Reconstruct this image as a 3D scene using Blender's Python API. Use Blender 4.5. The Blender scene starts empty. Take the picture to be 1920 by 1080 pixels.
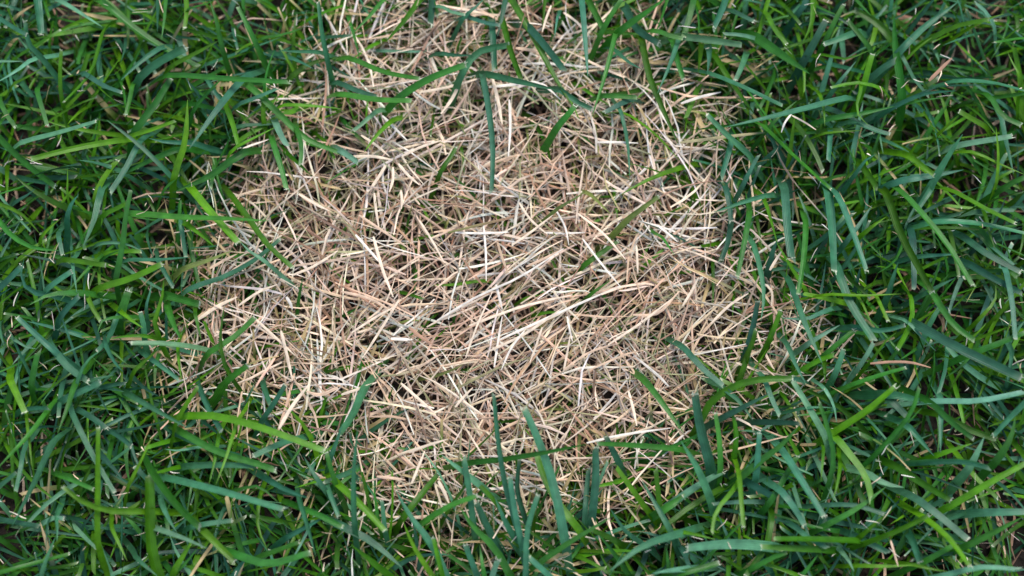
import bpy, math, random
import numpy as np

# ------------------------------------------------------------------ camera, sky, sun, exposure
sc = bpy.context.scene
COL = sc.collection
PITCH, LENS, SPAN = math.radians(11.0), 60.0, 0.42          # tilt from straight down, mm, metres across the frame
DIST = SPAN * LENS / 36.0
TARGET = np.array([0.0, 0.0, 0.012])
VIEW = np.array([0.0, math.sin(PITCH), -math.cos(PITCH)])
UPV = np.array([0.0, math.cos(PITCH), math.sin(PITCH)])
CAM = TARGET - VIEW * DIST
cd = bpy.data.cameras.new('camera'); cam = bpy.data.objects.new('camera', cd); COL.objects.link(cam)
cam.location = CAM; cam.rotation_euler = (PITCH, 0, 0)
cd.lens = LENS; cd.sensor_width = 36.0; cd.clip_start = 0.01; cd.clip_end = 200.0
cd.dof.use_dof = True; cd.dof.focus_distance = DIST - 0.014; cd.dof.aperture_fstop = 3.8
sc.camera = cam

SUN_EL, SUN_AZ = math.radians(62), math.radians(25)
world = bpy.data.worlds.new('World'); sc.world = world; world.use_nodes = True
nt = world.node_tree; nt.nodes.clear()
sky = nt.nodes.new('ShaderNodeTexSky'); sky.sky_type = 'NISHITA'; sky.sun_disc = False
sky.sun_elevation = SUN_EL; sky.sun_rotation = SUN_AZ
bg = nt.nodes.new('ShaderNodeBackground'); bg.inputs['Strength'].default_value = 0.08
wo = nt.nodes.new('ShaderNodeOutputWorld')
nt.links.new(sky.outputs[0], bg.inputs[0]); nt.links.new(bg.outputs[0], wo.inputs[0])
sd = bpy.data.lights.new('sun', 'SUN'); sun = bpy.data.objects.new('sun', sd); COL.objects.link(sun)
sd.energy = 1.5; sd.angle = math.radians(28); sd.color = (1.0, 0.95, 0.88)
sun.rotation_euler = (math.pi / 2 - SUN_EL, 0, math.pi - SUN_AZ)
sc.view_settings.view_transform = 'Standard'; sc.view_settings.look = 'None'
sc.view_settings.exposure = 1.30; sc.view_settings.gamma = 1.0
sc.cycles.use_denoising = True
sc.cycles.max_bounces = 8; sc.cycles.diffuse_bounces = 5; sc.cycles.transmission_bounces = 6

rng = np.random.default_rng(7)
random.seed(7)

# ------------------------------------------------------------------ pixel <-> place (photo pixels, 1920 x 1080)
def ray(px, py):
    k = 36.0 / LENS / 1920.0
    d = VIEW + np.array([1.0, 0, 0]) * (px - 960) * k - UPV * (py - 540) * k
    return d
def at(px, py, z):
    d = ray(px, py); return CAM + d * ((z - CAM[2]) / d[2])
def to_px(P):
    v = np.asarray(P) - CAM; dep = v @ VIEW; k = 36.0 / LENS / 1920.0
    return 960 + v[..., 0] / dep / k, 540 - (v @ UPV) / dep / k
PXM = SPAN / 1920.0                                           # metres to a photo pixel on the ground

# outline of the dead patch, as it lies on the ground
PATCH_PX = [(760,-60),(650,30),(605,110),(560,225),(455,310),(415,420),(375,530),(355,650),(385,725),(500,770),(620,815),
            (680,890),(780,975),(880,1010),(1000,985),(1110,965),(1190,890),(1280,835),(1370,770),(1465,720),(1525,650),
            (1455,560),(1390,440),(1350,330),(1320,250),(1280,190),(1190,130),(1110,50),(1020,-60)]
PATCH = np.array([at(x, y, 0.008)[:2] for x, y in PATCH_PX])
def patch_dist(P):
    """signed distance to the patch outline in metres, positive inside; P is (N,2)"""
    P = np.atleast_2d(P); A = PATCH; B = np.roll(PATCH, -1, 0)
    d = np.full(len(P), 1e9); inside = np.zeros(len(P), bool)
    for a, b in zip(A, B):
        ab = b - a; t = np.clip(((P - a) @ ab) / (ab @ ab), 0, 1)
        d = np.minimum(d, np.linalg.norm(P - (a + t[:, None] * ab), axis=1))
        c = ((a[1] > P[:, 1]) != (b[1] > P[:, 1]))
        with np.errstate(divide='ignore', invalid='ignore'):
            xi = (b[0] - a[0]) * (P[:, 1] - a[1]) / (b[1] - a[1] + 1e-12) + a[0]
        inside ^= c & (P[:, 0] < xi)
    return np.where(inside, d, -d)

# ------------------------------------------------------------------ materials
def nodes(m):
    m.use_nodes = True; t = m.node_tree; t.nodes.clear(); return t, t.nodes, t.links
def leaf_material(name, translucency, rough, trans_gain, bump):
    m = bpy.data.materials.new(name); t, N, L = nodes(m)
    at_ = N.new('ShaderNodeAttribute'); at_.attribute_name = 'Col'
    tc = N.new('ShaderNodeTexCoord')
    no = N.new('ShaderNodeTexNoise'); no.inputs['Scale'].default_value = 260; no.inputs['Detail'].default_value = 4
    L.new(tc.outputs['Object'], no.inputs['Vector'])
    mr = N.new('ShaderNodeMapRange'); mr.inputs[1].default_value = .25; mr.inputs[2].default_value = .75
    mr.inputs[3].default_value = .72; mr.inputs[4].default_value = 1.28
    L.new(no.outputs['Fac'], mr.inputs[0])
    # long veins: a wave across the blade, read from the alpha of the colour layer
    v = N.new('ShaderNodeMath'); v.operation = 'MULTIPLY'; v.inputs[1].default_value = 2 * math.pi * 5
    L.new(at_.outputs['Alpha'], v.inputs[0])
    s = N.new('ShaderNodeMath'); s.operation = 'SINE'; L.new(v.outputs[0], s.inputs[0])
    vr = N.new('ShaderNodeMapRange'); vr.inputs[1].default_value = -1; vr.inputs[3].default_value = .95; vr.inputs[4].default_value = 1.05
    L.new(s.outputs[0], vr.inputs[0])
    mu = N.new('ShaderNodeMath'); mu.operation = 'MULTIPLY'; L.new(mr.outputs[0], mu.inputs[0]); L.new(vr.outputs[0], mu.inputs[1])
    mx = N.new('ShaderNodeVectorMath'); mx.operation = 'SCALE'; L.new(at_.outputs['Color'], mx.inputs[0]); L.new(mu.outputs[0], mx.inputs['Scale'])
    bp = N.new('ShaderNodeBump'); bp.inputs['Strength'].default_value = bump; bp.inputs['Distance'].default_value = .0002
    ad = N.new('ShaderNodeMath'); ad.operation = 'ADD'; L.new(s.outputs[0], ad.inputs[0]); L.new(no.outputs['Fac'], ad.inputs[1])
    L.new(ad.outputs[0], bp.inputs['Height'])
    p = N.new('ShaderNodeBsdfPrincipled'); L.new(mx.outputs[0], p.inputs['Base Color']); L.new(bp.outputs[0], p.inputs['Normal'])
    p.inputs['Roughness'].default_value = rough; p.inputs['Specular IOR Level'].default_value = .36
    tr = N.new('ShaderNodeBsdfTranslucent')
    tg = N.new('ShaderNodeVectorMath'); tg.operation = 'MULTIPLY'; tg.inputs[1].default_value = trans_gain
    L.new(mx.outputs[0], tg.inputs[0]); L.new(tg.outputs[0], tr.inputs['Color'])
    mix = N.new('ShaderNodeMixShader'); mix.inputs[0].default_value = translucency
    L.new(p.outputs[0], mix.inputs[1]); L.new(tr.outputs[0], mix.inputs[2])
    o = N.new('ShaderNodeOutputMaterial'); L.new(mix.outputs[0], o.inputs[0])
    return m
M_GREEN = leaf_material('living_blade', .27, .34, (1.35, 1.65, .5), .22)
M_STRAW = leaf_material('dry_straw', .16, .55, (1.1, 1.0, .85), .3)

def soil_material():
    m = bpy.data.materials.new('soil'); t, N, L = nodes(m)
    tc = N.new('ShaderNodeTexCoord')
    n1 = N.new('ShaderNodeTexNoise'); n1.inputs['Scale'].default_value = 180; n1.inputs['Detail'].default_value = 8; n1.inputs['Roughness'].default_value = .7
    n2 = N.new('ShaderNodeTexVoronoi'); n2.inputs['Scale'].default_value = 420
    L.new(tc.outputs['Object'], n1.inputs['Vector']); L.new(tc.outputs['Object'], n2.inputs['Vector'])
    cr = N.new('ShaderNodeValToRGB')
    cr.color_ramp.elements[0].color = (.012, .009, .007, 1); cr.color_ramp.elements[0].position = .3
    cr.color_ramp.elements[1].color = (.05, .035, .026, 1); cr.color_ramp.elements[1].position = .75
    L.new(n1.outputs['Fac'], cr.inputs[0])
    # far beyond the built turf the sheet is lawn
    ln = N.new('ShaderNodeVectorMath'); ln.operation = 'LENGTH'; L.new(tc.outputs['Object'], ln.inputs[0])
    mr = N.new('ShaderNodeMapRange'); mr.inputs[1].default_value = .7; mr.inputs[2].default_value = 1.1; L.new(ln.outputs['Value'], mr.inputs[0])
    mx = N.new('ShaderNodeMix'); mx.data_type = 'RGBA'; mx.inputs['B'].default_value = (.03, .075, .025, 1)
    L.new(mr.outputs[0], mx.inputs['Factor']); L.new(cr.outputs[0], mx.inputs['A'])
    ad = N.new('ShaderNodeMath'); ad.operation = 'ADD'; L.new(n1.outputs['Fac'], ad.inputs[0]); L.new(n2.outputs['Distance'], ad.inputs[1])
    bp = N.new('ShaderNodeBump'); bp.inputs['Strength'].default_value = .9; bp.inputs['Distance'].default_value = .002
    L.new(ad.outputs[0], bp.inputs['Height'])
    p = N.new('ShaderNodeBsdfPrincipled'); p.inputs['Roughness'].default_value = .95
    L.new(mx.outputs['Result'], p.inputs['Base Color']); L.new(bp.outputs[0], p.inputs['Normal'])
    o = N.new('ShaderNodeOutputMaterial'); L.new(p.outputs[0], o.inputs[0])
    return m
M_SOIL = soil_material()

# ------------------------------------------------------------------ mesh helpers
def mesh_from(name, V, F, C, mat):
    """V (n,3), F (m,4) quads, C (n,4) colours with the place across the blade in alpha"""
    me = bpy.data.meshes.new(name); n, m = len(V), len(F)
    me.vertices.add(n); me.vertices.foreach_set('co', np.ascontiguousarray(V, np.float32).ravel())
    me.loops.add(m * 4); me.loops.foreach_set('vertex_index', np.ascontiguousarray(F, np.int32).ravel())
    me.polygons.add(m); me.polygons.foreach_set('loop_start', np.arange(0, m * 4, 4, dtype=np.int32))
    me.polygons.foreach_set('use_smooth', np.full(m, mat is not M_STRAW))
    me.update(calc_edges=True)
    a = me.color_attributes.new('Col', 'FLOAT_COLOR', 'POINT')
    a.data.foreach_set('color', np.ascontiguousarray(C, np.float32).ravel())
    me.materials.append(mat); return me

def unit(v): return v / (np.linalg.norm(v, axis=-1, keepdims=True) + 1e-12)

def ribbons(sp, w, side, roll, fold, col, jag, cross=3):
    """leaf blades: sp (N,S,3) spines, w (N,S) widths, side (N,S,3), roll (N,S), fold (N,), col (N,S,3), jag (N,)"""
    N, S, _ = sp.shape
    t = unit(np.gradient(sp, axis=1)); n = unit(np.cross(side, t))
    n = np.where(n[..., 2:3] < 0, -n, n)
    cr, sr = np.cos(roll)[..., None], np.sin(roll)[..., None]
    s2 = side * cr + n * sr; n2 = unit(np.cross(s2, t)); n2 = np.where(n2[..., 2:3] < 0, -n2, n2)
    us = np.linspace(-1, 1, cross); slant = rng.normal(0, 1.1, N)
    V = np.empty((N, S, cross, 3)); C = np.empty((N, S, cross, 4))
    for j, u in enumerate(us):
        V[:, :, j] = sp + s2 * (w * u / 2)[..., None] - n2 * (w * (1 - abs(u)) * fold[:, None])[..., None]
        V[:, -1, j] += t[:, -1] * (jag * (rng.uniform(-.6, .6, N) + slant * u))[:, None]
        C[:, :, j, :3] = col * (1.0 + (.10 if j == cross // 2 else 0)); C[:, :, j, 3] = (u + 1) / 2
    idx = np.arange(N * S * cross).reshape(N, S, cross)
    F = np.stack([idx[:, :-1, :-1], idx[:, :-1, 1:], idx[:, 1:, 1:], idx[:, 1:, :-1]], -1).reshape(-1, 4)
    return V.reshape(-1, 3), F, C.reshape(-1, 4)

def stalks(sp, w, side, col, flat):
    """dry straws: flattened four-sided closed strips with real thickness"""
    N, S, _ = sp.shape
    t = unit(np.gradient(sp, axis=1)); n = unit(np.cross(side, t))
    V = np.empty((N, S, 4, 3)); C = np.empty((N, S, 4, 4))
    for j, (a, b) in enumerate(((-1, 0), (0, 1), (1, 0), (0, -1))):
        V[:, :, j] = sp + side * (a * w / 2)[..., None] + n * (b * w / 2 * flat[:, None])[..., None]
        C[:, :, j, :3] = col; C[:, :, j, 3] = j / 4 + .1
    idx = np.arange(N * S * 4).reshape(N, S, 4); nx = np.roll(idx, -1, 2)
    F = np.stack([idx[:, :-1], nx[:, :-1], nx[:, 1:], idx[:, 1:]], -1).reshape(-1, 4)
    caps = np.concatenate([idx[:, 0, ::-1], idx[:, -1]], 0)
    return V.reshape(-1, 3), np.concatenate([F, caps]), C.reshape(-1, 4)

# base colours: bluish, dark bluish, green, bright yellow-green, deep yellow-green, pale, olive
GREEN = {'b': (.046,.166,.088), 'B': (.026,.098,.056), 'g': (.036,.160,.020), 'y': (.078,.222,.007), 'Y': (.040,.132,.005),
         'p': (.115,.270,.160), 'o': (.22,.25,.07)}
DRY = {'t': (.72,.515,.355), 'c': (.84,.685,.51), 'w': (.86,.79,.68), 'r': (.46,.265,.165), 'k': (.22,.135,.09), 'e': (.42,.37,.19)}
def dry_colours(n, codes='tttttccccccwwwrrke'):
    c = np.array([DRY[codes[i]] for i in rng.integers(0, len(codes), n)])
    return c * rng.uniform(.8, 1.2, (n, 1)) * rng.uniform(.94, 1.06, (n, 3))
def green_colours(n, codes='bbbbBBgggggyyyyYYYYp'):
    c = np.array([GREEN[codes[i]] for i in rng.integers(0, len(codes), n)])
    return c * rng.uniform(.75, 1.25, (n, 1)) * rng.uniform(.9, 1.1, (n, 3))

def along(col, s, cut, tan=None, tip0=.982):
    """colour along a blade: yellower at the sheath, cream on the mown edge"""
    N, S = len(col), len(s)
    C = np.repeat(col[:, None, :], S, 1)
    yel = np.array([.115, .22, .028]); k = (np.clip(1 - s / .42, 0, 1) ** 1.0)[None, :, None] * .55
    C = C * (1 - k) + yel * k
    cream = np.array([.62, .64, .46])
    tip = (np.clip((s - tip0) / .012, 0, 1))[None, :, None] * cut[:, None, None]
    C = C * (1 - tip) + cream * tip
    if tan is not None:
        st = rng.uniform(.15, .85, N)[:, None]; k2 = np.clip((s[None] - st) / .25, 0, 1)[..., None] * tan[:, None, None]
        C = C * (1 - k2) + np.array([.56, .41, .22]) * k2
    return C

S_ROWS = np.array([0, .1, .22, .36, .5, .64, .78, .9, .984, 1.0])
def random_blades(n, xy, az, zmax, lmin, lmax, wmin, wmax, codes=None, rows=S_ROWS, bases_z=-.003, cross=3, tanp=.035):
    s = rows; S = len(s)
    L = rng.uniform(lmin, lmax, n)
    p0 = np.radians(rng.uniform(2, 45, n)); p1 = np.radians(rng.uniform(50, 108, n))
    dense = np.linspace(0, 1, 41)
    phi = p0[:, None] + (p1 - p0)[:, None] * dense[None] ** 1.2
    dz = np.cos(phi); dr = np.sin(phi)
    z = np.concatenate([np.zeros((n, 1)), np.cumsum((dz[:, 1:] + dz[:, :-1]) / 2 * .025, 1)], 1) * L[:, None]
    r = np.concatenate([np.zeros((n, 1)), np.cumsum((dr[:, 1:] + dr[:, :-1]) / 2 * .025, 1)], 1) * L[:, None]
    lim = zmax * rng.uniform(.55, 1.0, n); k = np.minimum(1, lim / np.maximum(z.max(1), 1e-6)); z *= k[:, None]
    z = np.maximum(z, 0)
    zi = np.stack([np.interp(s, dense, q) for q in z]); ri = np.stack([np.interp(s, dense, q) for q in r])
    bend = rng.normal(0, .35, n)[:, None] * s[None] ** 2
    a = az[:, None] + bend
    dri = np.diff(ri, axis=1, prepend=0)
    X = xy[:, 0:1] + np.cumsum(dri * np.cos(a), 1); Y = xy[:, 1:2] + np.cumsum(dri * np.sin(a), 1)
    sp = np.stack([X, Y, zi + bases_z], -1)
    side = np.stack([-np.sin(a), np.cos(a), 0 * a], -1)
    roll = rng.normal(0, .5, n)[:, None] + rng.normal(0, .6, n)[:, None] * s[None]
    cut = (rng.random(n) < .5).astype(float)
    w0 = rng.uniform(wmin, wmax, n)
    prof_c = np.interp(s, [0, .15, .4, .7, 1], [.5, .8, 1, .9, .66]); prof_p = np.interp(s, [0, .15, .35, .7, .9, 1], [.55, .85, 1, .78, .4, .04])
    w = w0[:, None] * np.where(cut[:, None] > 0, prof_c[None], prof_p[None])
    col = along(green_colours(n, codes or 'bbbbBBgggggyyyyYYYYp'), s, cut * (rng.random(n) < .6), (rng.random(n) < tanp).astype(float), .982)
    return ribbons(sp, w, side, roll, rng.uniform(.05, .28, n), col, w0 * .3 * cut, cross)

def random_straws(n, xy, z0, az, tilt, lmin, lmax, wmin, wmax, codes='tttttccccccwwwrrke', S=5):
    s = np.linspace(0, 1, S); L = rng.uniform(lmin, lmax, n) * rng.uniform(.6, 1, n)
    d = s - .5
    bow = rng.normal(0, .075, n); bow2 = rng.normal(0, .025, n)
    u = np.stack([np.cos(az), np.sin(az)], -1); v = np.stack([-np.sin(az), np.cos(az)], -1)
    off = (d[None] ** 2 - .12) * bow[:, None] * 2 + np.sin(d * 9)[None] * bow2[:, None] * .4
    kink = rng.normal(0, .14, n) * (rng.random(n) < .22)
    off = off + np.where(d[None] > .12, (d[None] - .12) * kink[:, None] * 3, 0)
    XY = xy[:, None] + u[:, None] * (d[None] * L[:, None])[..., None] + v[:, None] * (off * L[:, None])[..., None]
    Z = z0[:, None] + d[None] * L[:, None] * np.sin(tilt)[:, None] - (d[None] ** 2) * L[:, None] * rng.uniform(-.05, .35, n)[:, None]
    sp = np.concatenate([XY, np.maximum(Z, .0005)[..., None]], -1)
    side = np.repeat(np.stack([v[:, 0], v[:, 1], 0 * az], -1)[:, None], S, 1)
    rl = rng.normal(0, .5, n); side = side * np.cos(rl)[:, None, None]; side[..., 2] = np.sin(rl)[:, None]
    w0 = rng.uniform(wmin, wmax, n)
    w = w0[:, None] * np.interp(s, [0, .25, .6, 1], [.6, 1, .85, .22])[None]
    col = np.repeat(dry_colours(n, codes)[:, None], S, 1)
    grn = (rng.random(n) < .10)
    if grn.any():
        k = np.clip(1 - s * 1.8, 0, 1)[None, :, None] * .8
        col[grn] = col[grn] * (1 - k) + np.array([.12, .19, .03]) * k
    return stalks(sp, w, side, col, rng.uniform(.14, .36, n))

def thing(name, loc, label, cat, group=None):
    o = bpy.data.objects.new(name, None); COL.objects.link(o); o.location = loc
    o.empty_display_size = .005
    o['label'] = label; o['category'] = cat
    if group: o['group'] = group
    return o
def part(name, me, parent, loc=(0, 0, 0), rz=0.0, scale=1.0):
    o = bpy.data.objects.new(name, me); COL.objects.link(o); o.parent = parent
    o.location = loc; o.rotation_euler = (0, 0, rz); o.scale = (scale,) * 3
    return o

# ------------------------------------------------------------------ the setting: soil
def build_soil():
    fine = np.linspace(-.45, .45, 181); far = np.array([.7, 1.2, 2.5, 6, 15, 40])
    g = np.concatenate([-far[::-1], fine, far]); n = len(g)
    X, Y = np.meshgrid(g, g, indexing='ij')
    def hump(f, a, sx, sy): return a * np.sin(X * f + sx) * np.cos(Y * f * 1.13 + sy)
    Z = hump(60, .0012, 1, 2) + hump(140, .0008, 3, .4) + hump(37, .0014, .3, 5)
    Z += rng.normal(0, .0007, Z.shape); Z = np.where((abs(X) > .46) | (abs(Y) > .46), 0, Z) - .003
    V = np.stack([X, Y, Z], -1).reshape(-1, 3)
    i = np.arange(n * n).reshape(n, n)
    F = np.stack([i[:-1, :-1], i[1:, :-1], i[1:, 1:], i[:-1, 1:]], -1).reshape(-1, 4)
    o = bpy.data.objects.new('ground', mesh_from('ground', V, F, np.ones((len(V), 4)), M_SOIL)); COL.objects.link(o)
    o['kind'] = 'structure'; o['label'] = 'dark crumbly soil under the turf'; o['category'] = 'ground'
build_soil()

# slow swirl so that neighbouring blades lean alike
def swirl(xy, seed):
    x, y = xy[:, 0], xy[:, 1]
    return (math.pi * 1.3) * (np.sin(x * 23 + seed) + np.cos(y * 27 + seed * 2.1) + np.sin((x + y) * 41 + seed * .7) * .6)

# ------------------------------------------------------------------ the mass of lawn grass
def scatter(n, x0, x1, y0, y1): return np.stack([rng.uniform(x0, x1, n), rng.uniform(y0, y1, n)], -1)
def keep_green(xy, soft=.013):
    d = patch_dist(xy); p = 1 / (1 + np.exp((d + .004) / (soft * .45)))
    return rng.random(len(xy)) < p
parts_ = []
xy = scatter(16500, -.33, .33, -.24, .26); xy = xy[keep_green(xy)]
low = rng.random(len(xy)) < .55
for sel, zm, l0, l1, w0, w1 in ((low, .018, .02, .045, .0009, .0027), (~low, .033, .035, .065, .0009, .0028)):
    q = xy[sel]; parts_.append(random_blades(len(q), q, swirl(q, 1.0) + rng.normal(0, 1.1, len(q)), zm, l0, l1, w0, w1))
q = scatter(1500, -.15, .14, -.115, .135); q = q[patch_dist(q) > -.002]; q = q[rng.random(len(q)) < np.where(q[:, 1] > .035, 1, .55)]              # stray half-dead shoots in the straw
parts_.append(random_blades(len(q), q, rng.uniform(0, 6.28, len(q)), .027, .014, .040, .0007, .0019, codes='gyyyYYYoo', tanp=.5))
q = scatter(9000, -.19, .18, -.15, .15); q = q[np.abs(patch_dist(q) + .004) < .016]; q = q[:1100]      # yellowing blades where lawn turns to straw
parts_.append(random_blades(len(q), q, rng.uniform(0, 6.28, len(q)), .028, .02, .05, .0008, .0022, codes='ggyyYYb', tanp=.62))
ring = scatter(60000, -1.25, 1.25, -1.25, 1.25)
ring = ring[(abs(ring[:, 0]) > .33) | (ring[:, 1] > .26) | (ring[:, 1] < -.24)]
ring = ring[np.hypot(ring[:, 0], ring[:, 1]) < 1.25]
parts_.append(random_blades(len(ring), ring, swirl(ring, 1.0) + rng.normal(0, 1.1, len(ring)), .032, .03, .065, .003, .0052, rows=np.array([0, .25, .6, 1.0])))
def join(chunks):
    V, F, C, o = [], [], [], 0
    for v, f, c in chunks: V.append(v); F.append(f + o); C.append(c); o += len(v)
    return np.concatenate(V), np.concatenate(F), np.concatenate(C)
o = bpy.data.objects.new('lawn_grass', mesh_from('lawn_grass', *join(parts_), M_GREEN)); COL.objects.link(o)
o['kind'] = 'stuff'; o['label'] = 'thick mass of short green lawn grass around the dead patch'; o['category'] = 'grass'

# ------------------------------------------------------------------ the mass of dead grass
def straw_az(xy):
    """mostly every way, but combed up to one side in the middle of the patch and fanned elsewhere"""
    px, py = to_px(np.concatenate([xy, np.full((len(xy), 1), .01)], 1))
    n = len(xy); az = rng.uniform(0, math.pi, n)
    comb = np.exp(-(((px - 960) / 230) ** 2 + ((py - 590) / 110) ** 2))
    m = rng.random(n) < comb * .6; az[m] = rng.normal(math.radians(32), .24, m.sum())
    fan = np.exp(-(((px - 735) / 110) ** 2 + ((py - 300) / 90) ** 2))
    m = rng.random(n) < fan * .8; az[m] = np.arctan2(-(py[m] - 285), px[m] - 735) + rng.normal(0, .15, m.sum())
    low = np.exp(-(((px - 900) / 300) ** 2 + ((py - 900) / 120) ** 2))
    m = rng.random(n) < low * .3; az[m] = rng.normal(math.radians(-35), .4, m.sum())
    return az
xy = scatter(9000, -.17, .16, -.135, .145); d = patch_dist(xy)
lump = np.sin(xy[:, 0] * 210 + 1.3 * np.sin(xy[:, 1] * 130)) * np.sin(xy[:, 1] * 230 + 1.7 * np.sin(xy[:, 0] * 90 + 2))
keep = rng.random(len(xy)) < .62 + .38 * lump; xy, d = xy[keep], d[keep]
xy = xy[rng.random(len(xy)) < 1 / (1 + np.exp(-(d + .006) / .006))]
n = len(xy); z0 = .002 + .020 * rng.random(n)
chunks = [random_straws(n, xy, z0, straw_az(xy), rng.normal(0, .26, n), .018, .056, .0005, .00115)]
bits = scatter(3600, -.30, .30, -.22, .24); n = len(bits)          # old thatch between the living stems
chunks.append(random_straws(n, bits, .001 + .006 * rng.random(n), rng.uniform(0, 6.28, n), rng.normal(0, .25, n), .010, .035, .0007, .0017, 'ttrrkkkkk', S=4))
fib = scatter(700, -.24, .24, -.16, .16); fib = fib[patch_dist(fib) < .005]; n = len(fib)      # dry hairs and torn shreds left by mowing
chunks.append(random_straws(n, fib, rng.uniform(.018, .036, n), rng.uniform(0, 6.28, n), rng.normal(0, .5, n), .002, .009, .00015, .00055, 'wwwcct', S=5))
o = bpy.data.objects.new('dead_grass', mesh_from('dead_grass', *join(chunks), M_STRAW)); COL.objects.link(o)
o['kind'] = 'stuff'; o['label'] = 'matted mass of dry tan dead grass lying over the soil'; o['category'] = 'dead grass'

# ------------------------------------------------------------------ blades read off the photograph
# each line: colour + width, then root-side point ... tip, in a 3x enlargement of one ninth of the photograph
TRACED = {}
TRACED[0, 0] = """
p46 100,810 330,745 540,682 | grass tuft with a pale flat blade whose torn tip shows a dark hole
y40 740,782 600,800 350,850 170,897
b50 1370,440 1240,590 1062,840
g45 560,0 800,190 960,290 1110,370
b42 900,270 800,340 680,450
b50 800,420 900,345 1045,270
g40 930,425 1250,440 1630,462
b35 -30,85 60,145 150,195
b42 300,410 230,320 170,260 140,120
p34 170,340 90,400 -20,465
y40 590,150 500,420 360,572
b38 480,415 580,480 685,520
g40 1010,838 860,895 660,1000
b36 970,1000 800,830 600,675
y35 720,770 850,730 985,680
y50 540,1090 590,990 660,900
b45 790,790 700,960 620,1080
g55 1375,855 1180,990 970,1085
b38 640,945 540,915 440,900
g45 -10,770 100,880 310,1050
y40 1270,590 1310,700 1345,835
p50 1550,690 1580,760 1615,820
b35 1330,712 1450,700 1590,700
g50 1400,480 1590,660 1700,765 1925,865 | grass tuft sending a light green blade across straw beside a fan of dry stems
g35 1670,730 1695,820 1690,925
y35 1480,625 1485,550 1492,480
g28 1490,460 1510,370 1545,280
g45 1430,225 1380,120 1338,40
g40 1470,215 1590,195 1710,155
b38 1840,330 1810,180 1790,10
Y45 1630,440 1720,370 1915,318
b32 1790,292 1680,290 1565,283
p40 330,0 480,90 575,152
g40 1245,250 1220,130 1180,0
y38 1045,-40 1050,60 1040,155
b45 890,-30 888,70 885,180
b55 210,-20 222,80 232,195
g28 935,-20 925,100 908,225
g30 1060,48 1150,25 1230,-10
Y35 960,375 1100,300 1245,220
y34 340,510 338,390 345,280
y28 85,465 160,430 245,378
g38 745,480 730,560 708,645
g45 755,745 870,590 960,440
y46 980,990 1040,800 1055,560
g30 1100,600 1180,510 1260,430
b40 1050,800 940,800 838,778
y30 1325,828 1440,770 1550,715
b38 1180,470 1210,520 1255,575
y30 1600,590 1760,595 1925,612
p28 -20,345 60,345 125,345
b35 1345,585 1450,545 1565,495
y25 378,1075 380,1010 380,940
g40 925,1065 970,1020 1005,985
g40 1535,800 1580,940 1612,1065
g35 210,520 240,620 265,705
g35 0,570 40,650 85,712
"""
TRACED[640, 0] = """
Y50 945,-15 1060,170 1200,430 1305,605 | grass tuft with one long dark green blade slanting far over the straw
b50 1350,-20 1370,200 1387,435 | grass tuft hanging one straight broad bluish blade with a white cut end
g38 1540,200 1490,400 1410,655
b45 1595,40 1660,160 1785,245
b40 795,430 830,620 852,850 845,1080 | tuft with a lone thin blue-green blade hanging straight down over the straw
g50 310,560 480,450 700,362
b42 680,412 760,300 945,252
g52 -20,528 200,560 395,566
g38 40,325 260,410 440,442
Y28 295,430 335,600 362,830
Y36 450,-10 360,110 250,235
y30 240,225 150,270 60,335
g35 245,-10 150,100 55,195
b45 800,415 960,450 1210,505
Y38 905,110 960,310 1012,445
b45 1050,150 1180,300 1252,395
Y45 1685,200 1730,420 1820,640 1895,810
b42 1240,510 1320,570 1410,615
g38 1475,538 1570,542 1665,548
B46 1610,565 1550,595 1480,632
y32 1595,635 1750,740 1905,905
b32 1570,620 1610,800 1622,1005
y28 1325,475 1410,530 1505,592
B48 512,-20 508,60 500,135
b42 700,85 750,45 810,-15
p36 570,40 630,70 695,82
B38 715,95 800,125 890,142
Y30 1145,-10 1140,70 1130,155
g42 1390,0 1430,80 1475,165
g40 1475,160 1520,80 1580,-10
g50 1590,155 1700,80 1830,-15
g45 1780,175 1850,200 1925,218
b40 1895,230 1850,360 1778,525
g35 1865,235 1890,340 1925,445
b45 1545,285 1610,345 1695,392
g32 1835,-10 1805,90 1768,185
B42 555,300 650,312 745,308
y38 275,685 200,760 128,855
p36 185,635 130,685 68,735
Y35 565,955 610,890 645,828
Y28 675,835 685,910 692,985
B20 395,918 480,925 565,918
g25 415,955 460,990 505,1022
p45 -15,840 40,875 95,915
B45 -15,465 90,510 205,545
Y28 1050,655 1150,800 1182,935
y26 1495,655 1530,720 1562,805
o24 1425,690 1440,800 1450,880
o22 1048,755 1055,840 1062,935
o28 615,635 660,690 702,765
Y26 555,645 600,540 645,425
g60 1235,690 1270,650 1315,595
b30 1212,120 1205,165 1200,215
B45 848,125 855,250 862,385
Y35 1495,178 1600,188 1705,192
B45 925,-15 905,90 878,205
"""
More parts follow.
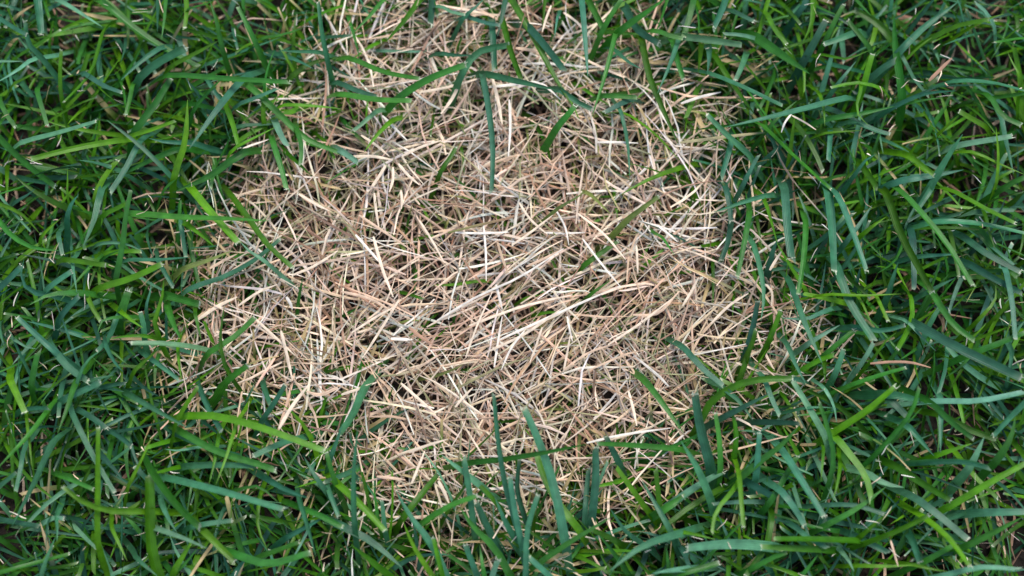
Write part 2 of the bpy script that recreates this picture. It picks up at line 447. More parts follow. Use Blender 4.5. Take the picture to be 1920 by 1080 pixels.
TRACED[1280, 0] = """
b50 930,548 720,600 480,660 240,715 | grass tuft with a long level blue-green blade ending in a square cut
b42 110,400 300,470 565,595
g60 395,200 560,310 715,415
p45 -20,205 150,225 332,252 | grass tuft holding out a pale level blade with a squared white tip above thin straw
y38 485,-15 450,110 425,205
g50 1235,570 1195,250 1188,78
b35 1225,300 1300,440 1385,545
b30 1210,590 1350,530 1540,510
b50 1225,285 1350,160 1550,10
y35 1390,220 1530,150 1725,108
b52 980,180 890,215 795,248
g35 1055,275 990,190 928,115
Y55 1190,240 1080,120 968,55
y45 1025,460 1045,380 1068,305
y35 1110,492 980,465 835,492
y30 1005,490 985,640 1045,705
y30 775,540 795,620 800,710
g40 800,672 1000,640 1190,598
b55 1370,1090 1480,900 1575,755 | grass tuft crossing two pale bluish blades, each mown off square
p45 1560,815 1720,788 1855,765
b50 1785,640 1820,800 1862,978
b45 1530,455 1750,465 1930,512
y38 1695,705 1630,670 1555,625
y32 1475,720 1520,680 1565,635
y28 1635,855 1780,920 1930,985
g45 430,690 600,850 835,1065 | grass tuft with a long straight mid-green blade slanting over darker grass
b45 375,872 250,760 138,645
b45 275,790 250,890 218,995
b35 832,735 826,820 820,905
y28 805,748 900,740 1010,733
b36 985,960 1025,905 1090,865
b52 1230,1015 1400,990 1580,955
y40 1285,885 1345,930 1415,985
Y40 1005,930 1050,990 1095,1060
g38 1735,550 1800,650 1905,702
p35 1745,130 1700,60 1645,15
y30 1695,115 1750,95 1810,78
y40 475,80 520,170 585,248
y38 735,-15 720,150 678,235
b45 150,295 148,350 140,410
b45 352,320 330,380 298,450
Y60 105,220 100,300 88,405
b50 245,-15 215,70 175,155
g50 65,-15 40,90 5,210
p35 405,215 320,195 230,190
Y35 170,300 260,440 405,645
B58 820,610 920,650 1030,700
b45 990,690 1080,730 1165,755
g40 1810,1055 1860,1025 1930,995
y28 1768,1010 1775,860 1762,715
b38 355,1010 390,940 425,875
g35 495,705 570,630 645,565
B60 695,320 750,220 805,115
g40 815,205 860,110 905,25
y25 1265,325 1340,255 1425,195
y22 820,310 900,332 1065,278
g35 1930,212 1850,222 1755,238
y25 1895,425 1860,360 1825,290
B50 1060,440 1130,380 1200,340
b38 890,450 930,400 975,345
B48 660,60 690,20 700,-30
B45 280,60 340,90 400,120
"""
TRACED[0, 360] = """
g50 700,120 1000,140 1300,150 1515,162 | grass tuft with a long level bright blade pointing over the straw edge
y55 1080,-15 1200,130 1340,285 | grass tuft leaning one bright yellow-green blade down onto the straw edge
Y46 1290,5 1400,150 1500,290 1645,425
b42 1060,545 1250,480 1420,390 1575,265 | grass tuft reaching a slender bluish blade up over the straw
b42 715,382 900,380 1075,365
y50 550,545 750,480 910,405
g42 655,470 690,300 705,150 735,-10
b50 570,-15 530,150 465,315
g42 -15,150 60,240 180,310 335,330
y28 -15,62 130,130 225,235
b48 385,110 405,60 442,15
b40 260,572 170,560 120,480 135,375
g45 440,568 270,580 165,635
b48 300,890 200,800 98,705 | grass tuft with two blue-green blades set end to end in the thick lawn
b48 290,870 400,1000 495,1062
y50 890,805 870,740 910,600 922,495
b40 812,825 808,750 788,675
g60 945,655 975,740 1015,825
p40 1055,865 900,850 738,850 | grass tuft with a low flat blade bleached white at its end
y32 790,808 700,812 612,828
b45 665,690 600,840 545,895
g28 660,705 580,720 548,795
b42 595,860 640,950 695,1015
b40 435,1065 490,950 575,885
b28 828,615 845,560 852,505
p35 1470,375 1400,330 1348,275
g30 1340,430 1342,370 1345,320
g45 1185,895 1310,820 1435,705
Y32 1310,1055 1270,990 1240,850 1262,635
g40 1275,1065 1330,1020 1395,975
o60 1045,425 1170,385 1310,328
y35 375,380 480,395 595,412
p25 575,288 700,290 805,332
b40 1018,175 1030,270 1045,365
y40 1055,185 1130,240 1205,305
b34 828,255 842,310 865,375
g58 955,585 1040,610 1125,632
y38 695,685 745,725 805,765
y30 775,985 840,930 905,865
b40 845,935 920,990 1005,1055
y30 1000,880 1008,970 1022,1065
b32 408,415 420,490 432,565
y35 605,115 660,90 725,55
y40 590,-15 585,90 568,195
y25 245,235 290,190 345,145
g50 178,1065 195,980 215,895
b40 345,695 390,640 445,585
y40 495,595 525,660 565,725
B45 -10,548 55,485 125,415
b50 265,545 330,495 405,445
g60 675,695 700,625 722,555
Y30 1098,685 1115,760 1132,835
b40 -5,765 8,815 22,865
p30 105,845 150,872 205,882
b40 495,1065 570,1045 645,1028
b38 895,395 930,460 975,535
b40 330,255 340,300 352,355
g26 595,365 630,345 675,328
B46 80,60 150,20 200,-20
"""
TRACED[640, 360] = """
Y40 1365,412 1450,350 1555,278 | small tuft with a dark green sliver surviving amid pale crossing straw
Y32 1395,582 1450,540 1515,497
g28 595,342 660,372 735,408
y26 800,498 640,520 478,526 | small tuft with a bright green blade bleached cream toward its end
y28 -15,995 110,978 245,963
Y30 25,218 110,215 195,208
o35 1245,75 1310,40 1375,-5
o48 1635,135 1710,80 1785,25
b30 1665,995 1700,1035 1745,1080
y30 1715,405 1790,340 1855,288
g32 1825,280 1850,320 1875,355
y28 1688,375 1720,320 1752,265
o40 1415,25 1465,75 1515,125
y26 1028,602 1080,585 1135,578
y28 1128,682 1185,675 1245,683
g22 1475,585 1500,620 1535,665
Y18 905,440 908,360 900,290
o26 330,735 420,720 470,735
g22 635,700 650,620 665,560
g24 20,690 60,670 110,640
o24 1240,850 1300,850 1370,870
Y26 345,105 350,60 350,20
"""
TRACED[1280, 360] = """
b42 400,300 440,450 457,600 440,725 | grass tuft with a light bluish blade bowed beside the fringe of straw
b60 572,-20 590,200 612,375 | grass tuft with one broad flat blue-green blade at the fringe of straw
b65 815,-15 840,200 852,445 | grass tuft with the broadest bluish blade, folded near its frayed end
b55 870,15 960,230 1035,445
b58 865,410 930,600 1075,835
b52 600,500 680,720 785,965
g38 692,170 680,380 650,575
b38 810,665 700,712 555,708
b35 480,18 330,60 175,115
g40 375,125 340,320 308,475
Y45 1140,0 1220,220 1330,430 1405,565 | grass tuft with a long dark arching blade running through the thick lawn
g40 1395,550 1450,640 1520,740 1645,838
g50 1220,-15 1330,100 1480,280 1632,525 | grass tuft with a long straight green blade mown off white
y42 1500,-15 1700,90 1870,175 | grass tuft with a glaring yellow-green blade in the thick lawn
b45 1435,165 1660,175 1930,232
g55 1650,205 1780,350 1885,478
b38 1805,405 1850,600 1872,828
g28 1255,235 1190,390 1095,458
b38 1410,545 1470,515 1535,482
y48 1285,590 1292,700 1208,885 | grass tuft with a short vivid green blade bent like an elbow
p26 1275,738 1340,810 1425,895
g38 1415,985 1416,940 1415,888
B65 1290,735 1500,850 1905,1045 | grass tuft with a wide dark teal blade sloping through the thick lawn
g45 1635,905 1780,850 1930,788
y28 825,575 1000,582 1228,573
y45 1195,415 1230,485 1275,565
b45 1160,565 1185,480 1212,395
B40 965,565 985,490 1002,415
y45 495,815 525,740 552,665
b45 10,880 120,1000 230,1090
b40 595,870 640,980 695,1080
b38 635,1050 470,1045 305,1068
Y45 325,1045 350,970 372,905
Y35 368,905 395,840 412,775
B38 368,865 400,740 422,615
B45 245,-20 262,70 272,165
B40 272,175 255,280 218,385
Y30 168,375 172,500 170,628
Y25 -15,452 60,450 145,444
y40 695,985 770,945 855,915
Y40 795,950 800,1010 800,1070
b45 865,1005 885,950 905,885
p42 735,835 810,790 885,748
g38 825,895 890,840 965,778
y32 1095,595 1125,660 1155,725
y28 1005,615 1040,690 1075,765
y25 1095,905 1140,840 1205,788
p35 1005,965 1040,910 1075,845
y26 1635,832 1750,790 1865,748
y25 1645,805 1680,770 1710,735
B50 1288,225 1300,380 1302,545
Y34 1505,225 1530,350 1555,475
b38 1335,362 1440,355 1545,348
b40 955,235 1010,160 1065,75
y38 1065,195 1105,165 1148,138
y30 1695,685 1760,600 1762,525
b50 1395,-15 1360,40 1315,105
y25 465,55 500,170 535,295
g38 975,1075 1110,1030 1255,988
b35 1852,915 1840,990 1828,1065
B58 488,425 505,340 535,265
B52 1560,240 1700,340 1900,450
B46 1600,400 1720,470 1910,570
Y38 1700,120 1720,210 1760,330
b34 985,760 1120,780 1250,750
"""
TRACED[0, 720] = """
b65 300,325 200,540 65,805 | grass tuft with a wide straight blue-green blade pointing away from the straw
b42 395,135 480,320 560,470 645,610
g48 290,115 200,240 -15,475
y48 60,-15 100,70 140,160
y26 148,170 165,320 182,485
y48 1035,180 1200,178 1450,240 1825,375 | grass tuft with a long vivid yellow-green blade arching toward the straw
b42 745,70 900,160 1060,248
g45 1030,275 1200,370 1450,450 1550,485
b42 1065,460 1250,455 1445,462
b52 940,528 1200,590 1595,705 | grass tuft with a long sloping bluish blade ending in pale torn fibres
g55 820,430 900,560 1050,740 1125,805
y50 1115,795 1220,900 1320,1000
y48 855,715 600,710 460,660 355,578
y32 552,910 550,600 552,245
Y60 895,1085 850,900 845,720 842,515
p42 890,815 1040,870 1165,925
y42 990,1030 1040,950 1095,855
g30 985,1060 1050,1000 1110,925
g50 1320,955 1500,1010 1745,948
g42 1450,975 1560,935 1685,888
b40 1620,858 1730,800 1845,735
b48 1490,525 1610,595 1735,642
b45 1795,550 1750,480 1708,405
g38 1885,550 1860,470 1835,385
b38 1862,405 1895,320 1925,225
y25 1462,640 1450,800 1505,935
b38 1110,795 1200,780 1305,768
p30 1095,358 1000,375 925,366
b48 1125,30 1180,150 1245,265
B45 1475,205 1540,110 1605,5
b36 615,445 670,405 735,355
b40 -15,585 40,540 95,495
p36 265,770 310,752 358,757
b28 318,765 322,820 320,885
b28 265,795 262,860 258,935
b45 235,1065 270,960 315,855
b40 785,995 830,1035 885,1080
b48 915,685 950,760 995,835
y30 725,565 790,440 855,295
g32 345,518 430,550 525,592
Y30 445,605 490,510 535,415
B42 565,395 630,465 695,545
g45 425,-10 380,130 325,275
b42 360,85 460,40 565,-10
b30 145,142 205,135 275,136
b32 132,375 115,480 88,605
g32 -15,1065 180,1010 390,955
y40 995,205 1050,110 1115,15
y28 1330,225 1280,390 1215,565
y26 1232,285 1210,420 1175,565
b45 1605,325 1520,360 1425,405
g45 1690,695 1800,740 1925,805
y32 635,825 670,900 715,995
g28 1345,592 1450,575 1565,665
b40 1855,615 1880,680 1905,745
b42 1685,655 1730,800 1775,965
b42 1315,1075 1360,1010 1405,955
B45 600,250 680,300 740,350
B44 450,150 520,190 600,250
B40 -10,760 100,780 220,800
"""
TRACED[640, 720] = """
b60 1262,905 1180,520 1110,320 1028,135 | grass tuft raising a tall straight tapering blade over the lower straw
p55 775,565 680,490 565,400 | grass tuft with a pale bluish blade tipped white, lying over the straw
Y38 880,680 820,610 760,555
g38 700,445 900,425 1120,390 1385,338 | tuft with a slim green blade lying crosswise under a tall one
g40 1910,368 1650,345 1440,335
y55 1330,810 1200,640 1130,500 1098,395
b45 1855,830 1770,680 1687,535
b58 1925,835 1680,920 1505,1055 | grass tuft with a broad pale arching blade beside two low bluish blades
g42 1125,998 1300,880 1525,745
Y48 350,750 450,620 545,505
b50 585,1070 520,920 400,760 305,600
y40 510,1075 400,900 348,775
g55 935,1050 860,920 740,800 665,690
B52 885,930 820,800 758,665
b55 975,870 920,770 865,640
b42 742,780 720,600 688,415
b38 1012,895 920,560 890,380 858,60
b42 1012,890 970,680 948,525
B35 1045,790 990,600 1002,425
b42 1038,1060 1050,800 1105,625
B55 1408,760 1430,550 1430,355
B38 1368,770 1380,600 1392,475
g42 495,755 620,680 765,628
y50 -15,565 120,690 245,825
b55 -15,790 160,880 345,1035
b45 75,800 70,500 92,245
b60 125,30 60,180 -15,285
b42 765,1080 730,990 698,905
p45 848,1085 865,1030 882,988
g40 802,1065 790,990 778,905
y38 562,1050 540,960 518,865
g32 202,730 190,640 178,555
b40 242,795 235,720 228,655
y50 255,1065 150,980 55,905
B45 1705,905 1600,830 1508,695
g48 1715,-10 1830,140 1925,275
g60 1815,705 1870,670 1925,635
Y38 1792,700 1780,590 1768,475
Y50 1565,895 1480,850 1395,815
b50 1165,1075 1110,1025 1055,975
Y24 1325,505 1360,465 1405,425
B55 1565,450 1525,370 1488,295
p50 1925,1042 1840,1050 1755,1065
Y36 1045,955 980,900 915,845
g45 1842,1045 1835,980 1828,915
g35 872,235 862,140 848,45
"""
TRACED[1280, 720] = """
Y46 108,195 160,100 280,15 430,-25 620,-30 | grass tuft with one dark green blade bowed into an arch over straw
b58 155,460 100,250 68,55
g40 212,480 205,300 184,165
Y48 290,410 300,260 258,95
p48 805,300 720,150 622,-15
g32 828,540 850,420 820,260 768,105
y48 842,275 1020,160 1195,15 | grass tuft with a straight vivid blade rising over darker lawn grass
y55 852,290 960,420 1030,520 1062,645 | grass tuft with a drooping yellow-green blade curled like a sickle
g42 1085,395 1200,270 1290,150 1332,15
b55 1170,58 1300,85 1425,122
g42 1395,105 1530,230 1635,308
p42 1410,95 1650,95 1930,42 | grass tuft with a long pale curved blade sweeping over the lawn
g55 1785,405 1850,290 1872,185
Y45 1455,175 1620,260 1765,312
b50 1275,245 1350,330 1415,405
b48 1452,95 1452,240 1450,385
y48 1535,670 1700,570 1930,445 | grass tuft with a long straight vivid yellow-green blade, no cut tip showing
b48 418,485 425,380 432,275
g48 325,525 440,430 560,340 655,235
b52 555,365 680,560 795,745
g40 505,645 560,550 645,405
p50 -15,638 120,550 225,492
b60 155,645 80,470 -10,320
p66 470,912 300,900 150,908 25,922 | grass tuft with a broad pale horizontal blade torn into white fibres
Y45 830,932 640,925 440,915
Y40 1005,882 760,872 515,870
b42 635,805 730,880 815,922
b50 575,625 630,700 685,795
b36 815,680 960,680 1135,732
g40 845,775 980,700 1145,578
p58 1045,508 1140,560 1245,582
y48 1015,845 1070,795 1135,735
g55 1630,895 1760,830 1912,748
b60 1315,645 1430,730 1605,875
y48 1365,755 1500,870 1615,1025
y42 1055,885 1200,830 1385,738
b65 1710,722 1820,720 1930,718
p62 1628,445 1660,380 1695,300
p45 905,955 935,995 965,1055
g42 415,1025 500,980 585,945
g48 -15,1065 90,1040 205,1005
p38 1470,1078 1680,1030 1885,1042
Y45 500,750 480,880 355,1080
y32 318,515 330,660 342,805
y35 285,595 180,740 165,835
y32 792,385 785,460 778,545
y32 885,475 870,560 848,645
Y45 1185,455 1380,580 1510,655
b42 235,25 330,110 395,205
B50 195,205 340,130 485,55
B42 385,215 520,215 655,222
b42 465,-15 500,80 545,175
y42 1475,385 1550,360 1625,335
b36 1415,438 1600,440 1725,472
g42 675,1075 720,1015 765,955
y28 1015,1022 1160,1025 1305,1018
y28 1305,1018 1400,1040 1510,1058
b40 1295,885 1315,945 1335,1005
g40 1365,995 1440,955 1525,905
B55 1175,95 1220,140 1265,185
p30 805,35 850,120 866,215
b25 715,132 780,130 855,136
b50 1930,100 1840,190 1745,295
y38 -15,830 80,848 185,875
B48 380,560 450,600 520,640
B48 960,850 1060,900 1160,950
"""
def parse(txt, ox, oy):
    for ln in txt.strip().splitlines():
        body, _, label = ln.partition('|'); tk = body.split()
        pts = [tuple(float(v) for v in q.split(',')) for q in tk[1:]]
        yield tk[0][0], float(tk[0][1:]) / 3 * PXM, [(x / 3 + ox, y / 3 + oy) for x, y in pts], label.strip()

def catmull(P, u):
    """through all points of P (k,3) at parameters u in 0..1 by length"""
    P = np.asarray(P, float); d = np.r_[0, np.cumsum(np.linalg.norm(np.diff(P, axis=0), axis=1))]; d /= d[-1]
    out = np.empty((len(u), 3)); m = np.gradient(P, d, axis=0)
    for i, x in enumerate(u):
        k = min(np.searchsorted(d, x, 'right') - 1, len(P) - 2); k = max(k, 0)
        h = d[k + 1] - d[k]; t = (x - d[k]) / h
        out[i] = ((2*t**3 - 3*t**2 + 1) * P[k] + (t**3 - 2*t**2 + t) * h * m[k] + (-2*t**3 + 3*t**2) * P[k+1] + (t**3 - t**2) * h * m[k+1])
    return out

U_ROWS = np.array([0, .07, .15, .24, .33, .43, .53, .63, .73, .82, .90, .955, .985, 1.0])
def fray_tip(sp, side, roll, w):
    """the bleached rim the mower left: a few ragged fibres across the end of a blade"""
    t = unit(sp[-1] - sp[-2]); sd_ = side[-1]; n = unit(np.cross(sd_, t)); n = n if n[2] > 0 else -n
    s2 = sd_ * math.cos(roll[-1]) + n * math.sin(roll[-1]); k = random.randint(5, 7); V, F = [], []
    for i in range(k):
        u = (i + .5) / k - .5 + random.gauss(0, .04); h = w / k * random.uniform(.5, .7)
        a = sp[-1] + s2 * u * w - t * w * .13 + n * .00010; L = w * random.uniform(.0, .14) * (1 if random.random() < .85 else 4)
        b = a + t * (L + w * .12) + s2 * random.gauss(0, .1) * w + n * random.gauss(0, .12) * w
        V += [a - s2 * h, a + s2 * h, b + s2 * h * .35, b - s2 * h * .35]; F.append([4*i, 4*i+1, 4*i+2, 4*i+3])
    C = np.tile(np.array([.58, .62, .45, .5]) * random.uniform(.8, 1.1), (len(V), 1))
    return np.array(V), np.array(F), C

def traced_blade(code, w, pts):
    first = at(*pts[0], .008); inside = patch_dist(first[None, :2])[0]
    thin = w < .0023 and inside > .012
    z0 = random.uniform(.012, .017) if thin else random.uniform(.027, .035)
    plen = sum(math.dist(a, b) for a, b in zip(pts, pts[1:])) * PXM
    z1 = z0 + min(random.uniform(.10, .40) * plen, .016) * (1 if random.random() < .8 else -.4)
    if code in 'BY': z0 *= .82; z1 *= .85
    k = len(pts); P = []
    for i, (x, y) in enumerate(pts):
        f = i / (k - 1); P.append(at(x, y, z0 + (z1 - z0) * math.sin(f * math.pi / 2)))
    h = P[0] - P[1]; h[2] = 0; h /= np.linalg.norm(h) + 1e-9          # the hidden stem goes on back and down to the soil
    P = [P[0] + h * z0 * random.uniform(.5, .85) - np.array([0, 0, P[0][2] + .003]), P[0] + h * z0 * .22 - np.array([0, 0, z0 * .38])] + P
    P = np.array(P); sp = catmull(P, U_ROWS)
    d = np.gradient(sp, axis=0); d[:, 2] = 0; d = unit(d); side = np.stack([-d[:, 1], d[:, 0], 0 * d[:, 0]], -1)
    r0 = random.gauss(0, .38); roll = np.clip(r0 + random.gauss(0, .35) * U_ROWS, -.9, .9)
    w *= .62 if code == 'o' else random.uniform(.74, .88)
    cut = 0.0 if (w < .0019 or random.random() < .36) else 1.0
    prof = np.interp(U_ROWS, [0, .2, .42, .7, 1], [.45, .75, 1, .93, random.uniform(.62, .82)]) if cut else np.interp(U_ROWS, [0, .2, .45, .75, .92, 1], [.5, .78, 1, .82, .42, .05])
    ww = w * prof / np.cos(roll)
    c = np.array(GREEN[code]) * random.uniform(.82, 1.3) * np.array([random.uniform(.85, 1.15), 1, random.uniform(.85, 1.15)])
    col = along(c[None], U_ROWS, np.array([cut * .35]))
    fray = fray_tip(sp, side, roll, ww[-1]) if cut and w > .0019 and random.random() < .7 else None
    return P[0] + np.array([0, 0, .003]), fray, ribbons(sp[None], ww[None], side[None], roll[None], np.array([random.uniform(.05, .24)]), col, np.array([w * .28 * cut]), 5), inside

blades = []
for (ox, oy), txt in TRACED.items():
    for code, w, pts, label in parse(txt, ox, oy):
        root, fray, geo, ins = traced_blade(code, w, pts); blades.append(dict(code=code, fray=fray, root=root, geo=geo, ins=ins, label=label, w=w, len=sum(math.dist(a, b) for a, b in zip(pts, pts[1:])) * PXM))

# libraries of shared blade and straw meshes, standing at the origin and leaning along +x
LIB = []
for i in range(48):
    LIB.append(mesh_from('blade', *random_blades(1, np.zeros((1, 2)), np.zeros(1), .033, .03, .06, .0012, .0028, cross=3), M_GREEN))
THIN = [mesh_from('blade', *random_blades(1, np.zeros((1, 2)), np.zeros(1), .018, .02, .045, .0009, .0018, codes='gyyYoo'), M_GREEN) for _ in range(20)]

def stem_mesh(mat, cols, n, hmax):
    a = rng.uniform(0, 6.28, n); r = rng.uniform(.0005, .003, n); s = np.linspace(0, 1, 4)
    z = rng.uniform(.5, 1, n)[:, None] * hmax * s[None] - .003; rr = r[:, None] * (1 + s[None] * .9)
    sp = np.stack([rr * np.cos(a)[:, None], rr * np.sin(a)[:, None], z], -1)
    side = np.repeat(np.stack([-np.sin(a), np.cos(a), 0 * a], -1)[:, None], 4, 1)
    return mesh_from('stem', *stalks(sp, np.full((n, 4), .0016) * np.array([1.1, 1, .9, .5]), side, np.repeat(cols[:, None], 4, 1), np.full(n, .7)), mat)
STEM = [stem_mesh(M_GREEN, np.array([[.20, .27, .06]]) * rng.uniform(.7, 1.2, (5, 1)), 5, .012) for _ in range(8)]
CROWN = [stem_mesh(M_STRAW, dry_colours(7, 'ttrk'), 7, .009) for _ in range(8)]

# tufts: blades whose roots stand together are one plant
tufts = []
for b in sorted(blades, key=lambda b: not b['label']):
    best = None
    if not b['label']:
        for t in tufts:
            if t['label'] and len(t['b']) >= 3: continue
            dd = np.linalg.norm(t['c'][:2] - b['root'][:2])
            if dd < .011 and len(t['b']) < 6 and (best is None or dd < best[0]): best = (dd, t)
    if best: best[1]['b'].append(b)
    else: tufts.append(dict(c=b['root'] * np.array([1, 1, 0]), b=[b], label=b['label']))
HUE = {'b': 'blue-green', 'B': 'dark teal', 'p': 'pale grey-green', 'g': 'mid-green', 'y': 'vivid yellow-green', 'Y': 'deep green', 'o': 'dull olive'}
ZONE = {'in': 'inside the dead patch', 'edge': 'on the patch rim', 'out': 'in thick lawn'}
def tuft_label(t, zone):
    main = max(t['b'], key=lambda b: b['w'] * b['len']); hue = HUE[main['code']]
    size = 'broad' if main['w'] > .0036 else ('slender' if main['w'] > .0025 else 'thread-thin')
    size = ('long ' if main['len'] > .045 else 'short ' if main['len'] < .022 else '') + size
    size += ' white-ended' if main['fray'] else ' plain-ended'
    others = {HUE[b['code']] for b in t['b']} - {hue}
    mate = f' beside {sorted(others)[0]} blades' if others else ''
    return f"tuft with {size} {hue} blade{mate} {ZONE[zone]}", f'tufts {ZONE[zone]}: {size} {hue}{mate}'
for t in tufts:
    ins = np.mean([b['ins'] for b in t['b']]); blue = sum(b['code'] in 'bBp' for b in t['b']) * 2 >= len(t['b'])
    zone = 'in' if ins > .022 else ('edge' if ins > -.02 else 'out')
    lab, grp = tuft_label(t, zone)
    e = thing('grass_tuft', t['c'], t['label'] or lab, 'grass tuft', None if t['label'] else grp)
    for b in t['b']:
        V, F, C = b['geo']; bo = part('blade', mesh_from('blade', V - t['c'], F, C, M_GREEN), e)
        if b['fray']: V, F, C = b['fray']; part('cut_tip', mesh_from('cut_tip', V - t['c'], F, C, M_STRAW), bo)
    part('stem', random.choice(STEM), e, rz=random.uniform(0, 6.28))
    for _ in range(random.randint(1, 3)):                             # shorter shoots of the same plant
        lib = THIN if zone == 'in' else LIB
        part('blade', random.choice(lib), e, (random.gauss(0, .003), random.gauss(0, .003), 0), random.uniform(0, 6.28), random.uniform(.55, .85))

# ------------------------------------------------------------------ tufts of dead straw
def straw_lib(codes, k):
    return [mesh_from('straw', *random_straws(1, np.zeros((1, 2)), np.array([.004]), np.zeros(1), np.array([random.gauss(.05, .12)]), .026, .058, .0006, .0013, codes=codes, S=6), M_STRAW) for _ in range(k)]
STRAW = {'tan-and-brown': straw_lib('tttcccrk', 40), 'bleached cream': straw_lib('cwwc', 24), 'plain tan': straw_lib('ttc', 20),
         'reddish brown': straw_lib('rrrt', 16), 'greenish': straw_lib('eeec', 16)}
survivors = [t['c'] for t in tufts if np.mean([b['ins'] for b in t['b']]) > .004]
spots = []
cand = scatter(4000, -.15, .14, -.115, .13); cd_ = patch_dist(cand)
for p, dd in zip(cand, cd_):
    if dd < .002: continue
    if all((p[0]-q[0])**2 + (p[1]-q[1])**2 > .0135 ** 2 for q in spots): spots.append(p)
    if len(spots) >= 230: break
for i, p in enumerate(spots):
    rim = patch_dist(p[None])[0] < .02
    px, py = to_px(np.array([p[0], p[1], .01]))
    where = ('in the star-shaped straw fan' if math.hypot(px - 735, (py - 300) * 1.2) < 105 else
             'in the sheaf combed one way' if math.hypot((px - 960) / 2.1, py - 590) < 95 else
             'near the dead patch rim' if rim else 'in the patch heart')
    hue = random.choice(('tan-and-brown', 'tan-and-brown', 'bleached cream', 'bleached cream', 'plain tan', 'plain tan', 'reddish brown', 'greenish'))
    where += ' beside a green tuft' if any(math.hypot(p[0] - c[0], p[1] - c[1]) < .011 for c in survivors) else ''
    lab, grp = f'tuft of dry {hue} straw {where}', f'{hue} straw tufts {where}'
    e = thing('dead_grass_tuft', (p[0], p[1], 0), lab, 'dead grass', grp)
    part('stubble', random.choice(CROWN), e, rz=random.uniform(0, 6.28))
    n = random.randint(5, 7); q = np.repeat(p[None], n, 0); azs = straw_az(q)
    for a in azs:
        part('straw', random.choice(STRAW[hue]), e,
             (random.gauss(0, .006), random.gauss(0, .006), random.uniform(.006, .016)), a + random.choice((0, math.pi)), random.uniform(.75, 1.1))

# straws read off the photograph, lying on top
STRAWS = {}
STRAWS[640, 360] = """
c26 180,250 230,430 292,592
w22 80,240 150,320 232,412
c22 325,605 230,760 118,935
w18 1355,260 1460,400 1572,535
c22 185,5 195,100 212,205
c22 335,-10 340,40 338,95
w20 540,722 760,590 1000,480 1250,318
c18 480,760 700,640 860,560
c22 720,752 1000,650 1300,578
w22 880,835 1200,690 1565,528
c22 820,900 1030,800 1250,648
w18 860,985 880,850 905,700
c16 700,930 760,760 850,560
w24 870,520 885,580 905,660
w20 640,228 800,232 940,225
w18 1140,228 1260,232 1370,228
c20 960,300 1060,230 1190,130
t22 1040,420 1150,370 1250,320
w18 800,190 812,330 815,500
c20 60,790 200,700 310,640
r30 380,760 440,810 510,855
w26 280,825 340,828 400,830
c20 1500,860 1680,740 1860,600
t20 1250,1000 1400,900 1560,850
c18 560,720 640,690 760,640
w18 1270,700 1290,800 1300,840
w18 1785,195 1840,235 1890,280
t24 1640,690 1760,690 1900,560
c20 1660,300 1665,400 1668,460
c18 1250,1010 1275,880 1290,790
w18 1030,780 960,870 900,1000
c18 1130,760 1090,880 1060,960
t22 100,130 250,230 400,330
c18 440,160 520,290 580,400
c20 1000,60 1060,150 1160,240
w16 1200,90 1260,200 1280,300
c20 1330,120 1480,240 1600,380
t24 0,560 160,600 300,680
"""
STRAWS[640, 0] = """
w25 830,490 980,475 1110,465 1235,562
c38 850,440 880,560 905,700
c34 680,430 620,560 560,640
w22 945,560 950,720 940,880
c24 440,520 600,490 780,440
c22 0,360 60,430 90,480
t30 330,400 300,440 280,480
c20 1180,30 1150,110 1130,180
c22 1250,70 1330,130 1370,180
w20 1440,800 1560,800 1670,805
c26 60,880 180,880 290,900
c26 250,930 200,1010 150,1080
c24 290,940 290,1010 270,1080
c24 320,920 380,990 440,1040
c24 340,880 440,830 560,790
c22 110,760 200,820 270,880
w22 230,650 300,720 370,790
t28 980,270 1060,280 1130,290
"""
STRAWS[0, 360] = """
c24 1680,10 1760,60 1850,105
c35 1110,720 1220,645 1335,590
c26 1580,780 1610,900 1645,1060
c22 1420,700 1530,800 1660,920
c22 1340,640 1460,560 1560,520
t24 1180,430 1270,380 1330,350
w26 1610,590 1630,620 1645,660
c22 1640,470 1760,420 1900,330
"""
STRAWS[640, 720] = """
c22 395,560 440,450 470,375
c24 335,-5 430,80 525,162
c28 545,545 575,600 605,670
c22 1615,40 1640,130 1662,235
w20 1380,332 1560,290 1850,248
c22 380,385 470,350 600,310
t24 200,520 290,530 360,540
c24 0,60 120,20 200,-10
c20 640,130 700,60 740,20
"""
STRAWS[1280, 0] = """
r30 1385,455 1440,400 1515,325
w25 -10,582 100,545 215,518
e28 -15,802 200,775 475,743
w18 612,640 575,690 555,745
c16 615,650 690,690 750,730
"""
STRAWS[1280, 360] = """
c24 490,440 520,390 555,335
r22 1055,965 1180,955 1290,960 1395,988
c22 160,740 260,640 370,570
c22 0,640 60,540 90,480
c20 300,960 380,990 460,1020
c20 470,520 500,560 500,640
"""
STRAWS[0, 720] = """
c40 1570,250 1640,130 1740,0
t30 1900,20 1790,60 1720,40
"""
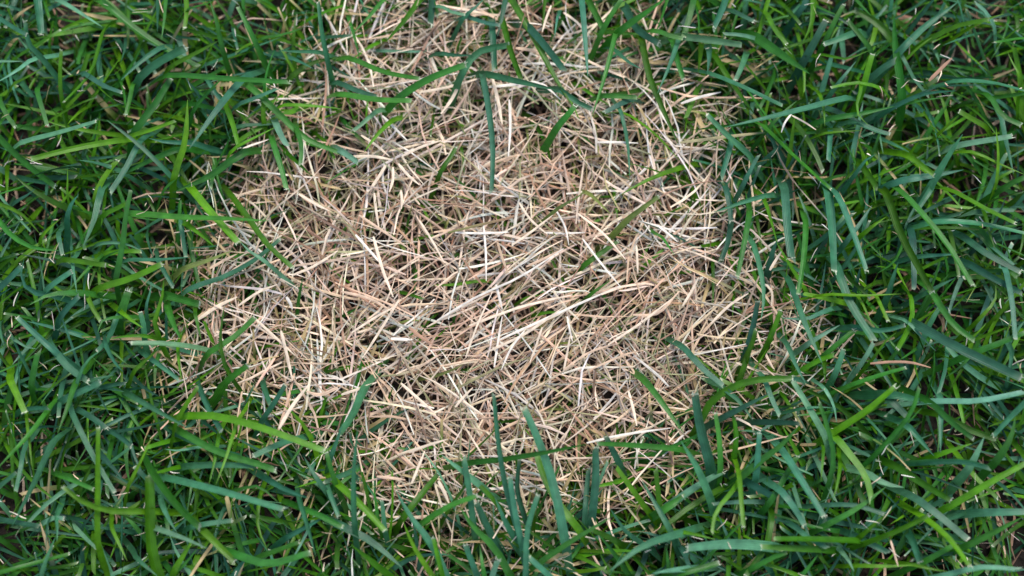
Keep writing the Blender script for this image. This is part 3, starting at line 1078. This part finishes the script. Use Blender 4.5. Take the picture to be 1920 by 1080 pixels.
STRAWS[1280, 720] = """
c20 300,190 360,220 440,265
t18 1170,880 1190,950 1212,1025
t22 210,60 240,120 250,150
"""
SU = np.linspace(0, 1, 8)
for (ox, oy), txt in STRAWS.items():
    for code, w, pts, _ in parse(txt, ox, oy):
        inside = patch_dist(at(*pts[0], .01)[None, :2])[0]
        za = random.uniform(.022, .027) if inside > -.005 else random.uniform(.034, .038); zb = za + random.uniform(-.003, .004)
        P = [at(x, y, za + (zb - za) * i / (len(pts) - 1)) for i, (x, y) in enumerate(pts)]
        sp = catmull(P, SU); d = np.gradient(sp, axis=0); d[:, 2] = 0; d = unit(d); side = np.stack([-d[:, 1], d[:, 0], 0 * d[:, 0]], -1)
        ww = .64 * min(w, .0022) * np.interp(SU, [0, .1, .7, 1], [.6, 1, .95, .35])
        c = np.array(DRY[code]) * random.uniform(.92, 1.1)
        BL = np.array([P[0][0], P[0][1], za])
        V, F, C = stalks(sp[None] , ww[None], side[None], np.repeat(c[None, None], 8, 1), np.array([.22]))
        me = mesh_from('straw', V - BL, F, C, M_STRAW)
        o = bpy.data.objects.new('loose_straw', me); COL.objects.link(o); o.location = BL
        kind = {'w': 'whitish', 'c': 'cream', 't': 'tan', 'r': 'reddish brown', 'e': 'straw-green'}[code]
        mx_, my_ = pts[len(pts) // 2]; ln_ = sum(math.dist(a, b) for a, b in zip(pts, pts[1:])) * PXM
        where = ('caught in the thick green lawn' if inside < -.005 else 'atop the star-shaped straw fan' if math.hypot(mx_ - 735, my_ - 300) < 110 else
                 'atop the sheaf combed one way' if math.hypot((mx_ - 960) / 2.1, my_ - 590) < 95 else 'near the dead patch rim' if inside < .02 else 'atop the patch heart')
        bent = math.dist(pts[0], pts[-1]) * PXM < ln_ * .985
        kind = ('long ' if ln_ > .03 else 'short ' if ln_ < .014 else '') + ('thick ' if w > .0017 else 'thin ' if w < .0014 else '') + ('bent ' if bent else 'straight ') + kind
        o['label'] = f'loose {kind} dry straw {where}'; o['category'] = 'straw'; o['group'] = f'{kind} straws {where}'
